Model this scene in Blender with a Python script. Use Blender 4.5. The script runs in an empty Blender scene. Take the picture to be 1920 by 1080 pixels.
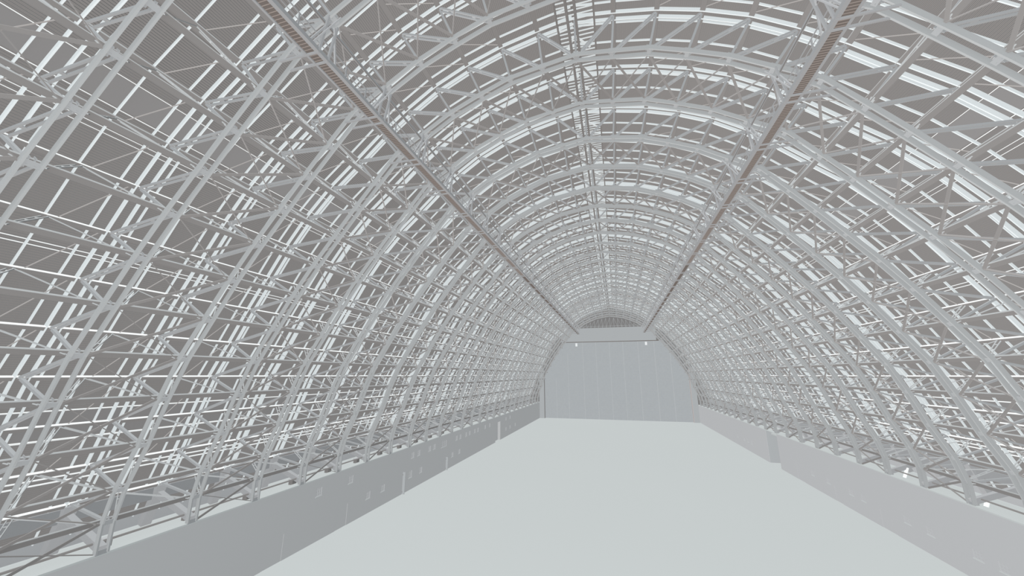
import bpy, bmesh, math
from mathutils import Vector, Matrix

S = bpy.context.scene
COL = S.collection

# ------------------------------------------------------------------ view
S.view_settings.view_transform = 'Standard'
S.view_settings.look = 'None'
S.view_settings.gamma = 1.0
S.view_settings.use_curve_mapping = False
S.view_settings.exposure = 0.0
S.cycles.max_bounces = 0
S.cycles.use_denoising = True

# ------------------------------------------------------------------ materials
def lin(c):
    c /= 255.0
    return c / 12.92 if c <= 0.04045 else ((c + 0.055) / 1.055) ** 2.4

def paint(name, rgb, var=0.03, scale=0.6):
    m = bpy.data.materials.new(name); m.use_nodes = True
    nt = m.node_tree; nt.nodes.clear()
    out = nt.nodes.new('ShaderNodeOutputMaterial')
    d = nt.nodes.new('ShaderNodeBsdfDiffuse')
    tc = nt.nodes.new('ShaderNodeTexCoord')
    n = nt.nodes.new('ShaderNodeTexNoise'); n.inputs['Scale'].default_value = scale
    n.inputs['Detail'].default_value = 2.0
    mx = nt.nodes.new('ShaderNodeMix'); mx.data_type = 'RGBA'
    a = [min(1, v * (1 - var)) for v in rgb]; b = [min(1, v * (1 + var)) for v in rgb]
    mx.inputs[6].default_value = (*a, 1); mx.inputs[7].default_value = (*b, 1)
    nt.links.new(tc.outputs['Object'], n.inputs['Vector'])
    nt.links.new(n.outputs['Fac'], mx.inputs[0])
    nt.links.new(mx.outputs[2], d.inputs['Color'])
    nt.links.new(d.outputs[0], out.inputs['Surface'])
    return m

def alb(r, g, b, e=1.0):
    return (lin(r) / e, lin(g) / e, lin(b) / e)

M_CHORD = paint('grey_steel_paint', alb(172, 175, 176))
M_WEB   = paint('web_steel_paint', alb(166, 169, 171))
M_PALE_LIT = paint('pale_lit_steel', alb(222, 229, 231), 0.01)  # light near the sheeting put into the colour of the outer members
M_FLANGE = paint('white_and_lit_edge_paint', alb(240, 243, 243), 0.01)  # white rails and boards; on purlins it paints the lit top edge
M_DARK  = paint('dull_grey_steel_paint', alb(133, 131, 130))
M_BRACE = paint('brace_steel_paint', alb(138, 136, 135))
M_ROD   = paint('rod_steel_paint', alb(160, 157, 155))
M_SKIN  = paint('corrugated_sheet', alb(132, 130, 129), 0.02, 0.05)
M_PANEL = paint('flat_sheet', alb(134, 133, 133), 0.01, 0.05)
M_WALL  = paint('partition_plaster', alb(193, 195, 196), 0.012, 0.03)
M_WALL2 = paint('partition_plaster_cool', alb(192, 194, 196), 0.012, 0.03)
M_FLOOR = paint('concrete_floor', alb(198, 203, 203), 0.012, 0.02)
M_DOOR  = paint('door_sheeting', alb(178, 183, 186), 0.05, 1.2)
M_STILE = paint('door_stile', alb(191, 195, 197))
M_HEAD  = paint('header_sheeting', alb(180, 184, 186), 0.008, 0.05)
M_SLAT  = paint('catwalk_grating', alb(120, 113, 109))
M_SLAT2 = paint('catwalk_nosing', alb(160, 150, 144))
M_EDGE  = paint('pinkish_edge_paint', alb(196, 186, 184))
M_LAMP  = paint('lamp_housing', alb(245, 248, 250), 0.0)
M_CAT   = paint('catwalk_steel', alb(166, 168, 170))

# ------------------------------------------------------------------ mesh helpers
class MB:
    def __init__(s): s.v = []; s.f = []
    def box8(s, P):
        n = len(s.v); s.v += [tuple(p) for p in P]
        for q in ((0,3,2,1),(4,5,6,7),(0,1,5,4),(1,2,6,5),(2,3,7,6),(3,0,4,7)):
            s.f.append(tuple(n + i for i in q))
        return s
    def box(s, x0, x1, y0, y1, z0, z1):
        return s.box8([(x0,y0,z0),(x1,y0,z0),(x1,y1,z0),(x0,y1,z0),(x0,y0,z1),(x1,y0,z1),(x1,y1,z1),(x0,y1,z1)])
    def bar(s, p, q, up, wu, ws):
        """bar p->q; wu = size along 'up' (made perpendicular), ws = size sideways"""
        p = Vector(p); q = Vector(q); d = (q - p).normalized()
        u = Vector(up); u = (u - d * u.dot(d)).normalized(); w = d.cross(u)
        a = u * wu / 2; b = w * ws / 2
        return s.box8([p-a-b, p+a-b, p+a+b, p-a+b, q-a-b, q+a-b, q+a+b, q-a+b])
    def tube(s, p, q, r, n=8):
        p = Vector(p); q = Vector(q); d = (q - p).normalized()
        u = d.orthogonal().normalized(); w = d.cross(u); k = len(s.v)
        for c in (p, q):
            for i in range(n):
                t = 2*math.pi*i/n; s.v.append(tuple(c + u*math.cos(t)*r + w*math.sin(t)*r))
        for i in range(n):
            j = (i+1) % n; s.f.append((k+i, k+j, k+n+j, k+n+i))
        s.f.append(tuple(k+i for i in reversed(range(n)))); s.f.append(tuple(k+n+i for i in range(n)))
        return s
    def mesh(s, name):
        me = bpy.data.meshes.new(name); me.from_pydata(s.v, [], s.f)
        bm = bmesh.new(); bm.from_mesh(me); bmesh.ops.recalc_face_normals(bm, faces=bm.faces); bm.to_mesh(me); bm.free()
        me.update(); return me

def obj(name, mb, mat, parent=None, loc=None):
    me = mb.mesh(name) if isinstance(mb, MB) else mb
    if not me.materials: me.materials.append(mat)
    o = bpy.data.objects.new(name, me); COL.objects.link(o)
    if parent: o.parent = parent
    if loc: o.location = loc
    return o

def thing(name, label, cat, group=None, loc=(0,0,0)):
    o = bpy.data.objects.new(name, None); COL.objects.link(o); o.location = loc
    o.empty_display_size = 0.5
    return tag(o, label, cat, group)
def tag(o, label, cat, group=None):
    o['label'] = label; o['category'] = cat
    if group: o['group'] = group
    return o
def struct(name, mb, mat, parent=None):
    o = obj(name, mb, mat, parent)
    if not parent: o['kind'] = 'structure'
    return o
def dup(root, loc):
    r = root.copy(); COL.objects.link(r); r.location = loc
    for ch in list(root.children):
        c = ch.copy(); COL.objects.link(c); c.parent = r
    return r

ORD = ['', 'first','second','third','fourth','fifth','sixth','seventh','eighth','ninth','tenth','eleventh','twelfth',
 'thirteenth','fourteenth','fifteenth','sixteenth','seventeenth','eighteenth','nineteenth','twentieth',
 'twenty-first','twenty-second','twenty-third','twenty-fourth','twenty-fifth','twenty-sixth','twenty-seventh',
 'twenty-eighth','twenty-ninth','thirtieth','thirty-first']

# ------------------------------------------------------------------ hangar geometry
X0 = -1.75
I = [(35.3,7.44),(35.3,9.4),(34.8,11.6),(33.4,14.8),(32.2,18.2),(30.95,21.2),(29.15,24.2),(27.25,27.3),(25.35,30.1),
     (23.3,32.85),(21.3,35.5),(19.4,37.9),(17.2,40.6),(14.4,42.3),(11.7,44.0),(8.8,45.3),(6.0,46.4),(3.0,46.9),(0,47.35)]
O = [(40.7,7.6),(39.8,10.2),(38.6,13.1),(37.3,16.4),(36.0,19.8),(34.2,23.0),(32.5,26.2),(30.7,29.3),(28.9,32.4),
     (26.9,35.3),(24.4,38.2),(21.7,40.7),(19.2,43.1),(16.5,45.3),(13.6,47.3),(10.3,48.9),(6.9,50.1),(3.4,50.9),(0,51.5)]
N = 18
BAY = 6.0745
def Yf(k): return 21.42 + BAY * (k - 1)
K0, K1 = -2, 27
YA, YB = -5.0, 184.6          # extent of the longitudinal members
Y_END = 185.2
def P(tab, j, s, y=0.0, off=0.0):
    """node j on side s (-1 left, +1 right); off = outward offset"""
    x, z = tab[j]
    if off:
        a = tab[max(j-1,0)]; b = tab[min(j+1,N)]
        if j == N: nx, nz = 0, 1
        else:
            tx, tz = b[0]-a[0], b[1]-a[1]; L = math.hypot(tx, tz); nx, nz = tz/L, -tx/L
        x += nx*off; z += nz*off
    return Vector((X0 + s*x, y, z))
def outw(tab, j, s):
    return (P(tab, j, s, 0, 1.0) - P(tab, j, s, 0, 0)).normalized()
SIDE = {-1: 'left', 1: 'right'}

# full node ring: index -N..N  -> (side, j)
ring = [(-1, j) for j in range(0, N+1)] + [(1, j) for j in range(N-1, -1, -1)]

# ------------------------------------------------------------------ arch trusses
def poly_band(tab, ysh, rad, wid, off=0.0):
    mb = MB()
    for (s0, j0), (s1, j1) in zip(ring[:-1], ring[1:]):
        p = P(tab, j0, s0, ysh, off); q = P(tab, j1, s1, ysh, off)
        u = outw(tab, j0, s0) + outw(tab, j1, s1)
        d = (q - p).normalized() * 0.06
        mb.bar(p - d, q + d, u, rad, wid)
    return mb
def join(*mbs):
    r = MB()
    for m in mbs:
        n = len(r.v); r.v += m.v; r.f += [tuple(i+n for i in f) for f in m.f]
    return r

def make_arch():
    root = thing('arch_truss', '', 'truss')
    ic = join(poly_band(I, -0.34, 0.36, 0.11), poly_band(I, 0.34, 0.36, 0.11))
    obj('inner_chord', ic, M_CHORD, root)
    # gusset and batten plates tying the two channels
    for (s, j) in ring:
        g = MB()
        c = P(I, j, s); u = outw(I, j, s)
        t = Vector((-u.z, 0, u.x))
        g.bar(c - t*0.16 , c + t*0.16, u, 0.08, 0.66)
        g.bar(c + u*0.3 - t*0.30 + Vector((0,-0.11,0)), c + u*0.3 + t*0.30 + Vector((0,-0.11,0)), u, 0.36, 0.03)
        g.bar(c + u*0.3 - t*0.30 + Vector((0,0.11,0)), c + u*0.3 + t*0.30 + Vector((0,0.11,0)), u, 0.36, 0.03)
        obj('gusset_plate', g, M_WEB, root)
    oc = join(poly_band(O, -0.34, 0.32, 0.08), poly_band(O, 0.34, 0.32, 0.08))
    obj('outer_chord', oc, M_PALE_LIT, root)
    for s in (-1, 1):
        for j in range(1, N + (1 if s == -1 else 0)):
            a = P(I, j, s); b = P(O, j, s)
            u = (b - a).normalized(); mb = MB()
            mb.bar(a, b, (0,1,0), 0.20, 0.17)
            obj('strut', mb, M_WEB, root)
        for j in range(1, N):
            a = P(O, j, s); b = P(I, j+1, s); mb = MB()
            for dy in (-0.15, 0.15):
                mb.bar(a + Vector((0,dy,0)), b + Vector((0,dy,0)), (0,1,0), 0.10, 0.14)
            for t in (0.3, 0.7):
                c = a.lerp(b, t); d = (b-a).normalized()*0.15
                mb.bar(c-d, c+d, (0,1,0), 0.22, 0.04)
            obj('diagonal', mb, M_WEB, root)
        # foot: heavy outer leg down to the aisle deck and tie beam
        mb = MB()
        mb.bar(P(O,1,s), Vector((X0+s*41.0,0,6.7)), (0,1,0), 0.8, 0.55)
        obj('leg', mb, M_CAT, root)
        mb = MB(); mb.bar(P(I,0,s)+Vector((0,0,.2)), P(O,1,s)+Vector((0,0,-.9)), (0,1,0), 0.45, 0.5)
        obj('foot_beam', mb, M_CAT, root)
    return root

arch = make_arch()
n = 0
for k in range(K0, K1+1):
    n += 1
    r = arch if k == K0 else dup(arch, (0, Yf(k), 0))
    if k == K0: r.location = (0, Yf(k), 0)
    side = 'grey steel lattice arch truss spanning the hangar, %s from the camera end' % ORD[n]
    if k == K1: side = 'grey steel lattice arch truss closest to the far end wall'
    tag(r, side, 'truss', 'arch trusses spanning the hangar')

# ------------------------------------------------------------------ intermediate ribs (rafters under the sheeting)
def rib_band():
    return poly_band(O, 0, 0.18, 0.07, 0.36)
rib_mesh = rib_band().mesh('rafter'); rib_mesh.materials.append(M_PALE_LIT)
M_OFF = BAY - 3.03            # mid-bay rib, measured from the frame on its near side
JV = range(1, 12)
def make_midrib():
    root = thing('braced_rib', '', 'rib')
    obj('rafter', rib_mesh, M_PALE_LIT, root)
    for s in (-1, 1):
        for j in JV:
            m = P(O, j, s, 0, 0.05)
            for dy, in ((-M_OFF+0.45,), (3.03-0.45,)):
                q = P(I, j, s, dy, 0.1); mb = MB()
                d = (q-m).normalized(); w = d.cross(Vector((0,0,1))).normalized()*0.13
                mb.bar(m+w, q+w*0.6, (0,0,1), 0.06, 0.06); mb.bar(m-w, q-w*0.6, (0,0,1), 0.06, 0.06)
                for t in (0.25, 0.5, 0.75):
                    c = m.lerp(q, t); mb.bar(c-d*0.05, c+d*0.05, w, 0.24, 0.03)
                obj('knee_brace', mb, M_CHORD, root)
    for s in (-1, 1):
        for j in range(2, 16):
            mb = MB(); mb.tube(P(O, j, s, 0.3, -0.05), P(O, j+1, s, 3.0-0.5, 0.0), 0.035, 5)
            obj('sag_rod', mb, M_ROD, root)
    return root
mid = make_midrib(); first = True; n = 0
for k in range(K0, K1+1):
    y = Yf(k) + M_OFF
    if y > 181: continue
    n += 1
    r = mid if first else dup(mid, (0, y, 0))
    if first: mid.location = (0, y, 0); first = False
    tag(r, 'pale braced rib under the roof sheeting, midway between arch trusses, %s from the camera end' % ORD[n], 'rib', 'mid-bay ribs under the sheeting')
n = 0
for k in range(K0, K1+1):
    for q, dy in enumerate((-1.01, 1.01)):
        y = Yf(k) + dy
        if y > YB: continue
        o = obj('plain_rafter', rib_mesh, M_PALE_LIT, None, (0, y, 0))
        tag(o, 'thin pale rafter rib just %s the %s arch truss from the camera end' % (('before','behind')[q], ORD[k-K0+1]), 'rib', 'plain rafters flanking the arch trusses')

# ------------------------------------------------------------------ longitudinal purlins
def longi(name, c, u, wr, wt, mat, label, group, top=True, flmat=None):
    """member along Y at c, outward normal u; wr radial, wt tangential"""
    root = thing(name, label, 'purlin', group)
    mb = MB(); a = Vector((c.x, YA, c.z)); b = Vector((c.x, YB, c.z))
    mb.bar(a, b, u, wr, wt)
    obj('web', mb, mat, root)
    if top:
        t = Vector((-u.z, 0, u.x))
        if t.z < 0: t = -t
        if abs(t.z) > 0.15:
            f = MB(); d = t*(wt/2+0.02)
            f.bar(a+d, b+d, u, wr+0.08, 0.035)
            obj('flange', f, flmat or M_FLANGE, root)  # pale top edge over a dull web: light from above put into colour
    return root
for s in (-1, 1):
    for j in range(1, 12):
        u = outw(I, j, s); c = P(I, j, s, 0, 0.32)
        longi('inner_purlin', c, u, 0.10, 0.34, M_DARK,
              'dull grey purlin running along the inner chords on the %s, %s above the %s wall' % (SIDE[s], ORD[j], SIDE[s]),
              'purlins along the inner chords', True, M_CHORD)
for s in (-1, 1):
    longi('ridge_purlin', Vector((X0+s*0.33, 0, 47.75)), Vector((0,0,1)), 0.4, 0.2, M_DARK,
          'dull grey ridge purlin along the crown of the arches, %s of the pair' % SIDE[s], 'ridge purlins', False)
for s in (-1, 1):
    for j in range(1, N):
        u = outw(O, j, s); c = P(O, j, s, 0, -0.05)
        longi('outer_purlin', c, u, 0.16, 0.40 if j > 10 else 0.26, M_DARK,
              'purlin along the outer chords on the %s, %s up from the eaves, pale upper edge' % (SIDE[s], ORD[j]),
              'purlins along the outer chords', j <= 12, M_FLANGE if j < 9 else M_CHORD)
longi('outer_purlin', P(O, N, -1, 0, -0.05), Vector((0,0,1)), 0.16, 0.40, M_DARK,
      'purlin along the outer chords at the very crown of the roof', 'purlins along the outer chords', False)

# ------------------------------------------------------------------ cross bracing, every other bay
def make_bracing():
    root = thing('cross_bracing', '', 'bracing')
    for (s0, j0), (s1, j1) in zip(ring[:-1], ring[1:]):
        a0 = P(I, j0, s0, 0.45, 0.05); a1 = P(I, j1, s1, 0.45, 0.05)
        b0 = P(I, j0, s0, BAY-0.45, 0.05); b1 = P(I, j1, s1, BAY-0.45, 0.05)
        u = outw(I, j0, s0) + outw(I, j1, s1)
        mb = MB(); mb.bar(a0, b1, u, 0.05, 0.20); mb.bar(a1, b0, u, 0.16, 0.05)
        obj('cross_brace', mb, M_BRACE, root)
    return root
br = make_bracing(); first = True; n = 0
for k in range(K0, K1, 2):
    n += 1
    r = br if first else dup(br, (0, Yf(k), 0))
    if first: br.location = (0, Yf(k), 0); first = False
    tag(r, 'band of crossed grey braces between the %s and %s arch trusses from the camera end' % (ORD[k-K0+1], ORD[k-K0+2]), 'bracing', 'crossed bracing bands')

# ------------------------------------------------------------------ roof sheeting
SK = 0.62
def skin_pt(j, s): return P(O, j, s, 0, SK)
def sheet(s, j0, t0, j1, t1, pitch, amp, mat, name, lab, ya=-8.0, yb=Y_END):
    """sheet along the roof outline from node j0+t0 to j1+t1 on side s"""
    pts = []
    a = j0 + t0; b = j1 + t1
    ks = [a] + [float(i) for i in range(math.floor(a)+1, math.ceil(b))] + [b]
    for u0, u1 in zip(ks[:-1], ks[1:]):
        j = int(math.floor(u0 + 1e-6)); p0 = skin_pt(j, s); p1 = skin_pt(j+1, s)
        A = p0.lerp(p1, u0-j); B = p0.lerp(p1, u1-j); L = (B-A).length
        d = (B-A).normalized(); nrm = Vector((-d.z, 0, d.x))
        if nrm.x*s < 0 and abs(nrm.x) > 0.02: nrm = -nrm
        if nrm.z < 0 and abs(nrm.x) <= 0.6: nrm = -nrm
        m = max(1, round(L/pitch)) if pitch else 0
        if not m: pts += [A, B]
        else:
            for i in range(m):
                c0 = A + d*L*i/m
                pts += [c0, c0 + d*L*0.30/m, c0 + d*L*0.5/m + nrm*amp, c0 + d*L*0.80/m + nrm*amp]
            pts.append(B)
    mb = MB()
    for p in pts: mb.v += [(p.x, ya, p.z), (p.x, yb, p.z)]
    for i in range(len(pts)-1): mb.f.append((2*i, 2*i+1, 2*i+3, 2*i+2))
    # a second layer gives the sheet a real thickness
    n0 = len(mb.v)
    for p in pts:
        c = Vector((X0, 0, 15)); o = (p - c).normalized()*0.05
        mb.v += [(p.x+o.x, ya, p.z+o.z), (p.x+o.x, yb, p.z+o.z)]
    for i in range(len(pts)-1): mb.f.append((n0+2*i, n0+2*i+2, n0+2*i+3, n0+2*i+1))
    o = bpy.data.objects.new(name, None)
    me = bpy.data.meshes.new(name); me.from_pydata(mb.v, [], mb.f); me.materials.append(mat); me.update()
    ob = bpy.data.objects.new(name, me); COL.objects.link(ob); ob['kind'] = 'structure'
    bpy.data.objects.remove(o)
    return ob
q = 0
for s in (-1, 1):
    for (j0,t0,j1,t1,pitch,mat) in ((0,0.0,2,0.66,0.16,M_SKIN),(2,0.66,3,0.25,0,M_PANEL),(3,0.25,9,0.15,0.16,M_SKIN),
                                    (9,0.15,9,0.60,0,M_PANEL),(9,0.60,18,0.0,0.16,M_SKIN)):
        q += 1
        sheet(s, j0, t0, j1, t1, pitch, 0.035, mat, 'ceiling' if pitch else 'ceiling_panel', '')

# thin sill lines that edge the flat panel bands
for s in (-1, 1):
    for j, t, w in ((2,0.64,0.16),(3,0.27,0.10),(1,0.75,0.12),(1,0.62,0.12),(9,0.13,0.06),(9,0.62,0.06),(8,0.75,0.05),(8,0.66,0.05),(6,0.5,0.05),(6,0.42,0.05)):
        p = skin_pt(j, s).lerp(skin_pt(j+1, s), t); u = outw(O, j, s)
        c = p - u*0.12
        o = obj('girt', MB().bar((c.x,-8,c.z),(c.x,YB,c.z), u, 0.10, w*0.6), M_FLANGE)
        up = ORD[{(1,.62):1,(1,.75):2,(2,.64):3,(3,.27):4,(6,.42):5,(6,.5):6,(8,.66):7,(8,.75):8,(9,.13):9,(9,.62):10}[(j,t)]]
        tag(o, 'thin white horizontal rail against the %s roof sheeting, %s from the bottom' % (SIDE[s], up), 'rail', 'white rails against the sheeting')

# ------------------------------------------------------------------ floor, walls
XL, XR = X0-35.35, X0+35.2
HW = 7.2
struct('floor', MB().box(-60, 56, -12, Y_END+2, -0.3, 0), M_FLOOR)

def wall(name, x, side, holes, mat):
    """partition along Y at x with recesses: holes = (y0,y1,z0,z1,depth); side=-1 left wall (recess goes to -x)"""
    T = 0.9
    ys = sorted({-12.0, Y_END} | {h[0] for h in holes} | {h[1] for h in holes})
    mb = MB()
    for y0, y1 in zip(ys[:-1], ys[1:]):
        hs = sorted([h for h in holes if h[0] <= y0+1e-6 and h[1] >= y1-1e-6], key=lambda h: h[2])
        z = 0.0
        def blk(z0, z1, d):
            if z1 - z0 < 1e-4: return
            xa, xb = (x-T, x-d) if side < 0 else (x+d, x+T)
            if xb - xa > 1e-3: mb.box(xa, xb, y0, y1, z0, z1)
        for h in hs:
            blk(z, h[2], 0); blk(h[2], h[3], h[4]); z = h[3]
        blk(z, HW, 0)
    return struct(name, mb, mat)

Lwin = []
for yc, z0, z1, w in ((42.7,5.2,6.2,1.0),(48.6,5.2,6.2,1.0),(52.9,2.0,3.0,1.0),(56.6,2.0,3.0,1.0),(64.9,2.0,3.2,1.1),(68.7,2.0,3.0,1.0),
        (65.4,5.2,6.2,1.0),(67.6,5.2,6.2,1.0),(71.9,5.2,6.2,1.0),(73.9,5.2,6.2,1.0),(78.4,4.9,6.2,2.6),(85.1,5.2,6.2,1.0),(87.3,5.2,6.2,1.0),(90.9,5.2,6.2,1.0),
        (93.2,5.2,6.2,1.0),(96.8,5.2,6.2,1.0),(99.2,5.2,6.2,1.0),(83.0,2.0,3.0,1.0),(86.9,2.0,3.0,1.0),(105,5.2,6.2,1.0),(109,5.2,6.2,1.0),(126,5.2,6.2,1.0),(131,5.2,6.2,1.0),(126,2,3,1.0),(131,2,3,1.0),(138,2,3,1.0)):
    Lwin.append((yc-w/2, yc+w/2, z0, z1, 0.12))
Ldoor = [(114.5,119.6,0,5.6,0.85),(46.2,48.4,0,2.7,0.05),(35.5,38.0,0,2.7,0.04)]
def clash(h, hs): return any(h[0] < g[1]+.05 and h[1] > g[0]-.05 and h[2] < g[3] and h[3] > g[2] for g in hs)
Lwin = [h for h in Lwin if not clash(h, Ldoor)]
Rwin = [(yc-.55, yc+.55, 2.15, 3.05, 0.12) for yc in (49.9,52.6,58.5,62.1,70.7,73.7,80.2,85.5,118,121,124,130)]
Rdoor = [(64.5,67.3,0,2.2,0.06),(76.5,78.5,0,2.4,0.06),(89.0,92.0,0,3.2,0.05)]
# two narrow door leaves standing open, square to the left wall
for q, (yy, hh) in enumerate(((62.4, 3.5), (79.7, 2.6))):
    d = bpy.data.objects.new('door_%d' % (21+q), None); COL.objects.link(d); d['kind'] = 'structure'
    obj('leaf', MB().box(XL, XL+0.48, yy, yy+0.08, 0.0, hh), M_HEAD, d)
    obj('hinge', MB().box(XL, XL+0.06, yy-0.04, yy+0.12, hh-0.5, hh-0.35).box(XL, XL+0.06, yy-0.04, yy+0.12, 0.3, 0.45), M_DARK, d)
wl = wall('wall_left', XL, -1, Lwin+Ldoor, M_WALL)
# the right partition stops at a wide bay opening (y 100-107)
def wall_piece(mb, x, ya, yb, holes):
    ys = sorted({ya, yb} | {v for h in holes for v in h[:2] if ya < v < yb})
    for y0, y1 in zip(ys[:-1], ys[1:]):
        hs = sorted([h for h in holes if h[0] <= y0+1e-6 and h[1] >= y1-1e-6], key=lambda h: h[2]); z = 0.0
        for h in hs:
            if h[2]-z > 1e-4: mb.box(x, x+0.9, y0, y1, z, h[2])
            mb.box(x+h[4], x+0.9, y0, y1, h[2], h[3]); z = h[3]
        mb.box(x, x+0.9, y0, y1, z, HW)
mb = MB(); wall_piece(mb, XR, -12, 100.1, Rwin+Rdoor); wall_piece(mb, XR, 106.7, Y_END, Rwin)
struct('wall_right', mb, M_WALL2)
struct('wall_bay', MB().box(XR+0.15, XR+2.9, 106.55, 106.7, 0, HW-0.02), M_HEAD)
struct('wall_bay_near', MB().box(XR+0.9, XR+2.9, 99.9, 100.05, 0, HW-0.02), M_WALL2)
# copings along the wall tops
struct('trim_1', MB().box(XL-0.95, XL+0.06, -12, Y_END, HW, HW+0.14), M_FLOOR)
struct('trim_2', MB().box(XR-0.06, XR+0.95, -12, Y_END, HW, HW+0.14), M_FLOOR)

# windows set in the recesses: frame with sill and glazing bars
def window(i, h, x, side):
    y0, y1, z0, z1, d = h
    w = 0.05; xa = x + side*0.005; xb = x + side*0.09
    a, b = min(xa, xb), max(xa, xb)
    fr = MB().box(a,b,y0,y0+w,z0,z1).box(a,b,y1-w,y1,z0,z1).box(a,b,y0,y1,z0,z0+w).box(a,b,y0,y1,z1-w,z1)
    o = struct('window_%d' % i, fr, M_WALL2)
    m = MB()
    for t in (1/3, 2/3):
        yy = y0+(y1-y0)*t; m.box(a+.02,b-.02,yy-.02,yy+.02,z0+w,z1-w)
        zz = z0+(z1-z0)*t; m.box(a+.02,b-.02,y0+w,y1-w,zz-.02,zz+.02)
    obj('glazing_bar', m, M_WALL2, o)
    sl = MB(); sx0, sx1 = sorted((x - side*0.06, x + side*0.02)); sl.box(sx0,sx1,y0-.05,y1+.05,z0-.07,z0)
    obj('sill', sl, M_FLOOR, o)
i = 0
for h in Lwin: i += 1; window(i, h, XL, -1)
for h in Rwin: i += 1; window(i, h, XR, 1)

# aisle decks behind the walls with low outer walls and beams
for s, nm in ((-1,'left'),(1,'right')):
    xa = X0+s*36.3; xb = X0+s*41.6
    x0_, x1_ = sorted((xa, xb))
    struct('trim_%d' % (3 if s<0 else 4), MB().box(x0_, x1_, -12, Y_END, 6.3, 6.6), M_FLOOR)
    x0_, x1_ = sorted((X0+s*41.6, X0+s*41.9))
    struct('wall_aisle_%s' % nm, MB().box(x0_, x1_, -12, Y_END, 0, 9.3), M_WALL2)
    c = X0+s*40.3
    o = obj('aisle_girder', MB().box(c-.25, c+.25, -8, YB, 8.9, 9.9), M_CAT)
    tag(o, 'deep grey girder over the %s aisle behind the partition wall' % nm, 'girder')
    c = X0+s*36.0
    o = obj('wall_top_pipe', MB().tube((c,-8,7.95),(c,YB,7.95),0.09,8), M_DARK)
    tag(o, 'dull grey pipe running just above the top of the %s wall' % nm, 'pipe')
# inclined steps / hatch boards on the right deck, round stools of ducting on both decks
n = 0
for k, kk in enumerate(range(0, 12)):
    y = Yf(kk) + 2.0
    r = thing('roof_vent', 'small grey box vent on the left aisle deck, %s from the camera end' % ORD[k+1], 'vent', 'box vents on the left deck', (X0-38.6, y, 6.6))
    obj('housing', MB().box(-.3,.3,-.32,.32,0,.6), M_DARK, r)
    obj('lid', MB().box(-.36,.36,-.4,.4,.6,.68), M_WALL2, r)
for k, yy in enumerate((52.3, 63.5)):
    o = obj('hatch_board', MB().bar((XR+1.3,yy,6.7),(XR+2.1,yy+.2,8.3),(0,1,0),0.5,0.08), M_FLANGE)
    tag(o, 'white inclined board on the right deck, %s the camera' % ('nearer','farther from')[k], 'board')

# ------------------------------------------------------------------ catwalks and monorails
def catwalk(s):
    root = thing('catwalk', 'long grey catwalk with brown slatted deck hung under the arches on the %s' % SIDE[s], 'catwalk', 'hanging catwalks')
    X = lambda r: X0 + s*r
    zc = 39.6
    def lb(name, r0, r1, z0, z1, mat, ya=YA):
        a, b = sorted((X(r0), X(r1)))
        return obj(name, MB().box(a, b, ya, YB, z0, z1), mat, root)
    lb('deck', 15.10, 15.72, zc+0.02, zc+0.07, M_SLAT)
    lb('fascia', 14.82, 15.08, zc-0.06, zc+0.22, M_CAT)
    lb('kerb', 15.72, 15.86, zc-0.06, zc+0.18, M_CAT)
    lb('handrail', 14.86, 14.92, zc+1.05, zc+1.11, M_CAT)
    lb('handrail', 15.76, 15.82, zc+1.05, zc+1.11, M_CAT)
    lb('midrail', 14.87, 14.91, zc+0.58, zc+0.62, M_CAT)
    sl = MB(); a, b = sorted((X(15.08), X(15.72)))
    y = 0.0
    while y < 70:
        sl.box(a, b, y, y+0.03, zc-0.005, zc+0.03); y += 0.21
    o = obj('deck_slats', sl, M_SLAT2, root); o['kind'] = 'stuff'
    for k in range(K0, K1+1):
        for dy in (-0.38, 0.38):
            y = Yf(k)+dy; h = MB()
            h.bar((X(14.85),y,zc-.02),(X(17.9),y,zc+0.02),(0,0,1),0.14,0.12)
            h.bar((X(14.9),y,zc),(X(14.45),y,42.2),(0,1,0),0.14,0.14)
            h.bar((X(14.9),y,zc),(X(16.9),y,40.7),(0,1,0),0.10,0.10)
            obj('hanger', h, M_CAT, root)
    for k in range(K0, K1+1):
        y = Yf(k); h = MB()
        for yy in (y-2.0, y+2.0):
            h.bar((X(14.9),yy,zc+.1),(X(14.9),yy,zc+1.1),(0,1,0),0.08,0.08)
            h.bar((X(15.79),yy,zc+.1),(X(15.79),yy,zc+1.1),(0,1,0),0.08,0.08)
        h.bar((X(14.95),y-1.1,zc+.1),(X(14.5),y-.2,41.9),(0,1,0),0.10,0.10)
        h.bar((X(14.95),y+1.1,zc+.1),(X(14.5),y+.2,41.9),(0,1,0),0.10,0.10)
        h.bar((X(14.95),y-.9,zc+.1),(X(13.9),y,42.3),(0,1,0),0.08,0.08)
        obj('post', h, M_CAT, root)
    r2 = thing('monorail', 'slim grey rail under the inner chords beside the %s catwalk' % SIDE[s], 'rail', 'rails beside the catwalks')
    obj('rail', MB().box(*sorted((X(14.63),X(14.74))), YA, YB, 41.65, 41.85), M_CAT, r2)
    obj('lower_flange', MB().box(*sorted((X(14.60),X(14.67))), YA, YB, 41.62, 41.65), M_DARK, r2)
for s in (-1, 1): catwalk(s)

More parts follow.
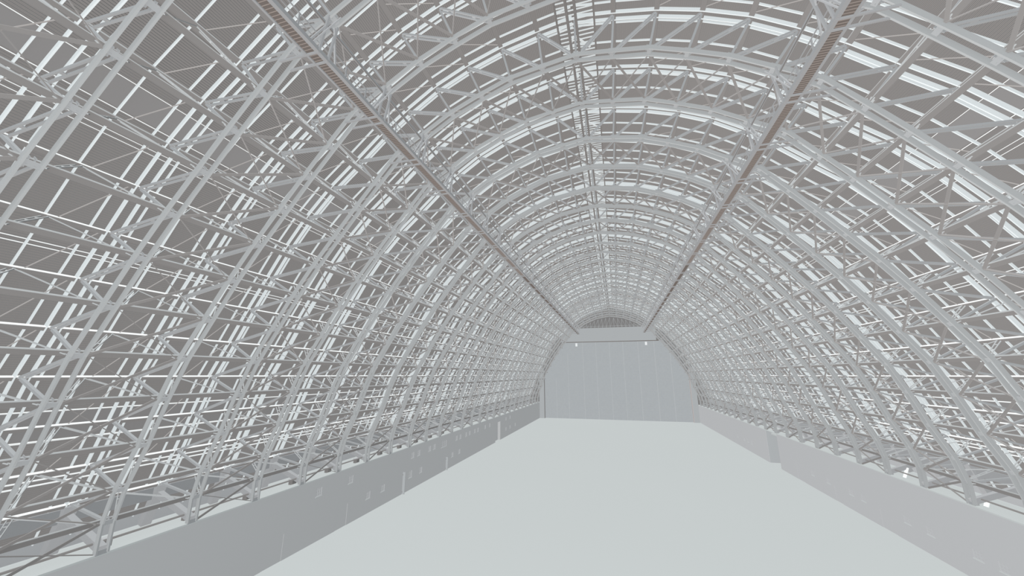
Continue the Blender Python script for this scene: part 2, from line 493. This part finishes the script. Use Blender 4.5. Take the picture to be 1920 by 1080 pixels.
# ------------------------------------------------------------------ slatted roof walk under the crown
rw = thing('roof_walk', 'white slatted ladder-like roof walk just beside the crown of the roof', 'walkway')
for x in (-1.55+X0, 1.75+X0):
    obj('stringer', MB().box(x-.08, x+.08, YA, YB, 51.0, 51.3), M_DARK, rw)
y = 5.0; c = 0; rest = MB()
while y < 160:
    m = MB().box(-1.45+X0, 1.65+X0, y, y+0.09, 51.02, 51.09)
    if 18 < y and c < 98: obj('slat', m, M_PALE_LIT, rw); c += 1
    elif y >= 18 or y > 14: rest = join(rest, m)
    y += 0.44
o = obj('slats', rest, M_PALE_LIT, rw); o['kind'] = 'stuff'
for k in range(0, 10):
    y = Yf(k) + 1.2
    obj('zigzag_bar', MB().bar((X0-.1,y,50.98),(X0+1.2,y+1.6,50.98),(0,0,1),0.06,0.2).bar((X0-.9,y+1.4,50.98),(X0-.2,y,50.98),(0,0,1),0.06,0.2), M_PALE_LIT, rw)

# ------------------------------------------------------------------ far end
# profile of the end wall follows the sheeting
def end_wall(name, y, tab, zlo, mat, th=0.3):
    ps = [P(tab, j, s, 0, SK) for (s, j) in ring]
    mb = MB(); n = len(ps)
    for yy in (y, y+th):
        for p in ps: mb.v.append((p.x, yy, p.z))
        for p in ps: mb.v.append((p.x, yy, zlo))
    for i in range(n-1):
        mb.f.append((i, i+1, n+i+1, n+i)); mb.f.append((2*n+i, 3*n+i, 3*n+i+1, 2*n+i+1))
    return struct(name, mb, mat)
end_wall('wall_back', Y_END, O, 0.0, M_PANEL)
# sliding door leaves filling the opening
def out_z(x, pad=0.4):
    r = abs(x-X0)+pad
    for j in range(N):
        if I[j+1][0] <= r <= I[j][0]:
            t = (I[j][0]-r)/(I[j][0]-I[j+1][0]); return I[j][1]+t*(I[j+1][1]-I[j][1])+3.0
    return 16.0 if r > I[0][0] else 40.0
xs = [-34.5, -28.6, -22.7, -15.3, -9.0, -2.6, 3.6, 10.4, 17.6, 24.2, 30.9]
for i, (a, b) in enumerate(zip(xs[:-1], xs[1:])):
    d = bpy.data.objects.new('door_%d' % (i+1), None); COL.objects.link(d); d['kind'] = 'structure'
    za, zb = min(35.9, out_z(a)), min(35.9, out_z(b))
    lf = MB()
    n = 6
    for q in range(n):
        u0, u1 = a+(b-a)*q/n, a+(b-a)*(q+1)/n; z0, z1 = min(35.9, out_z(u0)), min(35.9, out_z(u1))
        lf.box8([(u0,184.75,0),(u1,184.75,0),(u1,184.95,0),(u0,184.95,0),(u0,184.75,z0),(u1,184.75,z1),(u1,184.95,z1),(u0,184.95,z0)])
    obj('leaf', lf, M_DOOR, d)
    bt = MB(); zt = min(za, zb); z = 1.2
    while z < zt-0.5:
        bt.box(a+0.2, b-0.3, 184.70, 184.75, z, z+0.10); z += 1.1
    t = a+0.5
    while t < b-0.4:
        bt.box(t, t+0.06, 184.71, 184.75, 0.3, zt-0.3); t += 1.25
    obj('rib_pattern', bt, M_HEAD, d)
    obj('stile', MB().box(b-0.2, b-0.04, 184.60, 184.75, 0.0, zt), M_STILE, d)
struct('trim_6', MB().box(-25.6, 18.6, 183.9, 184.4, 35.9, 42.5), M_HEAD)
struct('trim_5', MB().box(-26.5, 19.6, 183.8, 184.5, 35.65, 35.9), M_SLAT)  # dark strip put in for the shadow line under the header
for nm, a, b in (('left', -37.0, -34.5), ('right', 30.9, 33.3)):
    r = thing('gate_pillar', 'tall smooth grey pillar at the %s edge of the far doors' % nm, 'pillar', 'pillars beside the far doors')
    obj('shaft', MB().box(a, b, 183.2, 184.3, 0.0, 23.5), M_HEAD, r)
    e = b if nm == 'left' else a
    obj('edge_strip', MB().box(e-.12, e+.12, 183.05, 183.2, 0.0, 23.5), M_DARK if nm == 'left' else M_EDGE, r)
# lattice in the lunette over the header
lt = thing('lunette_lattice', 'fine fan of grey lattice bars over the header beam at the far end', 'lattice')
cnt = 0
xsr = [-16.4+1.83*i for i in range(17)]
def arch_z(x):
    r = abs(x-X0)
    for j in range(N):
        if I[j+1][0] <= r <= I[j][0]:
            t = (I[j][0]-r)/(I[j][0]-I[j+1][0]); return I[j][1]+t*(I[j+1][1]-I[j][1])
    return 42.5
for a, b in zip(xsr[:-1], xsr[1:]):
    za, zb = arch_z(a), arch_z(b)
    if za > 42.6: obj('upright', MB().bar((a,183.6,42.5),(a,183.6,za),(0,1,0),.14,.16), M_CHORD, lt)
    if za > 42.6 or zb > 42.6:
        m = MB().bar((a,183.6,42.5),(b,183.6,zb),(0,1,0),.1,.11) if a < X0 else MB().bar((b,183.6,42.5),(a,183.6,za),(0,1,0),.1,.11)
        obj('slanted_bar', m, M_CHORD, lt)
obj('bottom_rail', MB().box(-16, 12.4, 183.5, 183.7, 43.1, 43.25), M_CHORD, lt)
for x, nm in ((-18.3,'left'),(14.0,'right')):
    r = thing('flood_lamp', 'small white box lamp on the far wall under the header beam, %s one' % nm, 'lamp', 'white lamps on the far wall', (x,184.4,34.5))
    obj('housing', MB().box(-.45,.45,-.4,0,-.75,.75), M_LAMP, r)
    obj('bracket', MB().box(-.1,.1,0,.35,-.2,.5), M_DARK, r)

# ------------------------------------------------------------------ light: added shadowless suns fill the closed shell evenly from several sides
def sun(name, d, e, col):
    l = bpy.data.lights.new(name, 'SUN'); l.energy = e*math.pi; l.color = col; l.angle = 0.0
    l.use_shadow = False
    o = bpy.data.objects.new(name, l); COL.objects.link(o)
    o.rotation_euler = Vector(d).to_track_quat('-Z', 'Y').to_euler()
sun('fill_above',   (0,0,-1), 1.00, (0.99,1.0,1.0))
sun('fill_right', (-1,0,0), 0.60, (0.98,1.0,1.01))
sun('fill_left',  (1,0,0),  0.86, (1.0,1.0,1.0))
sun('fill_camera_end', (0,1,0),  0.88, (1.0,1.0,1.0))

sun('fill_below',   (0,0,1),  0.90, (1.0,0.965,0.945))  # added sun shining up through the floor in place of bounced light
w = bpy.data.worlds.new('World'); S.world = w; w.use_nodes = True
w.node_tree.nodes['Background'].inputs[0].default_value = (0.62,0.66,0.68,1)
w.node_tree.nodes['Background'].inputs[1].default_value = 0.8

# ------------------------------------------------------------------ camera
f_px = 690.0
cam = bpy.data.cameras.new('Camera'); co = bpy.data.objects.new('Camera', cam); COL.objects.link(co)
cam.sensor_fit = 'HORIZONTAL'; cam.sensor_width = 36.0; cam.lens = 36.0*f_px/1920.0
cam.clip_start = 0.1; cam.clip_end = 600
dy = Vector((1156.9-960, -(703.5-540), -f_px)).normalized()      # hangar axis seen in camera space
dz = Vector((0, -dy.z, dy.y)).normalized()
if dz.y < 0: dz = -dz
dx = dy.cross(dz)
R = Matrix((dx, dy, dz))                                          # rows: world axes in camera space
co.matrix_world = Matrix.Translation((0,0,20)) @ R.to_4x4()
S.camera = co
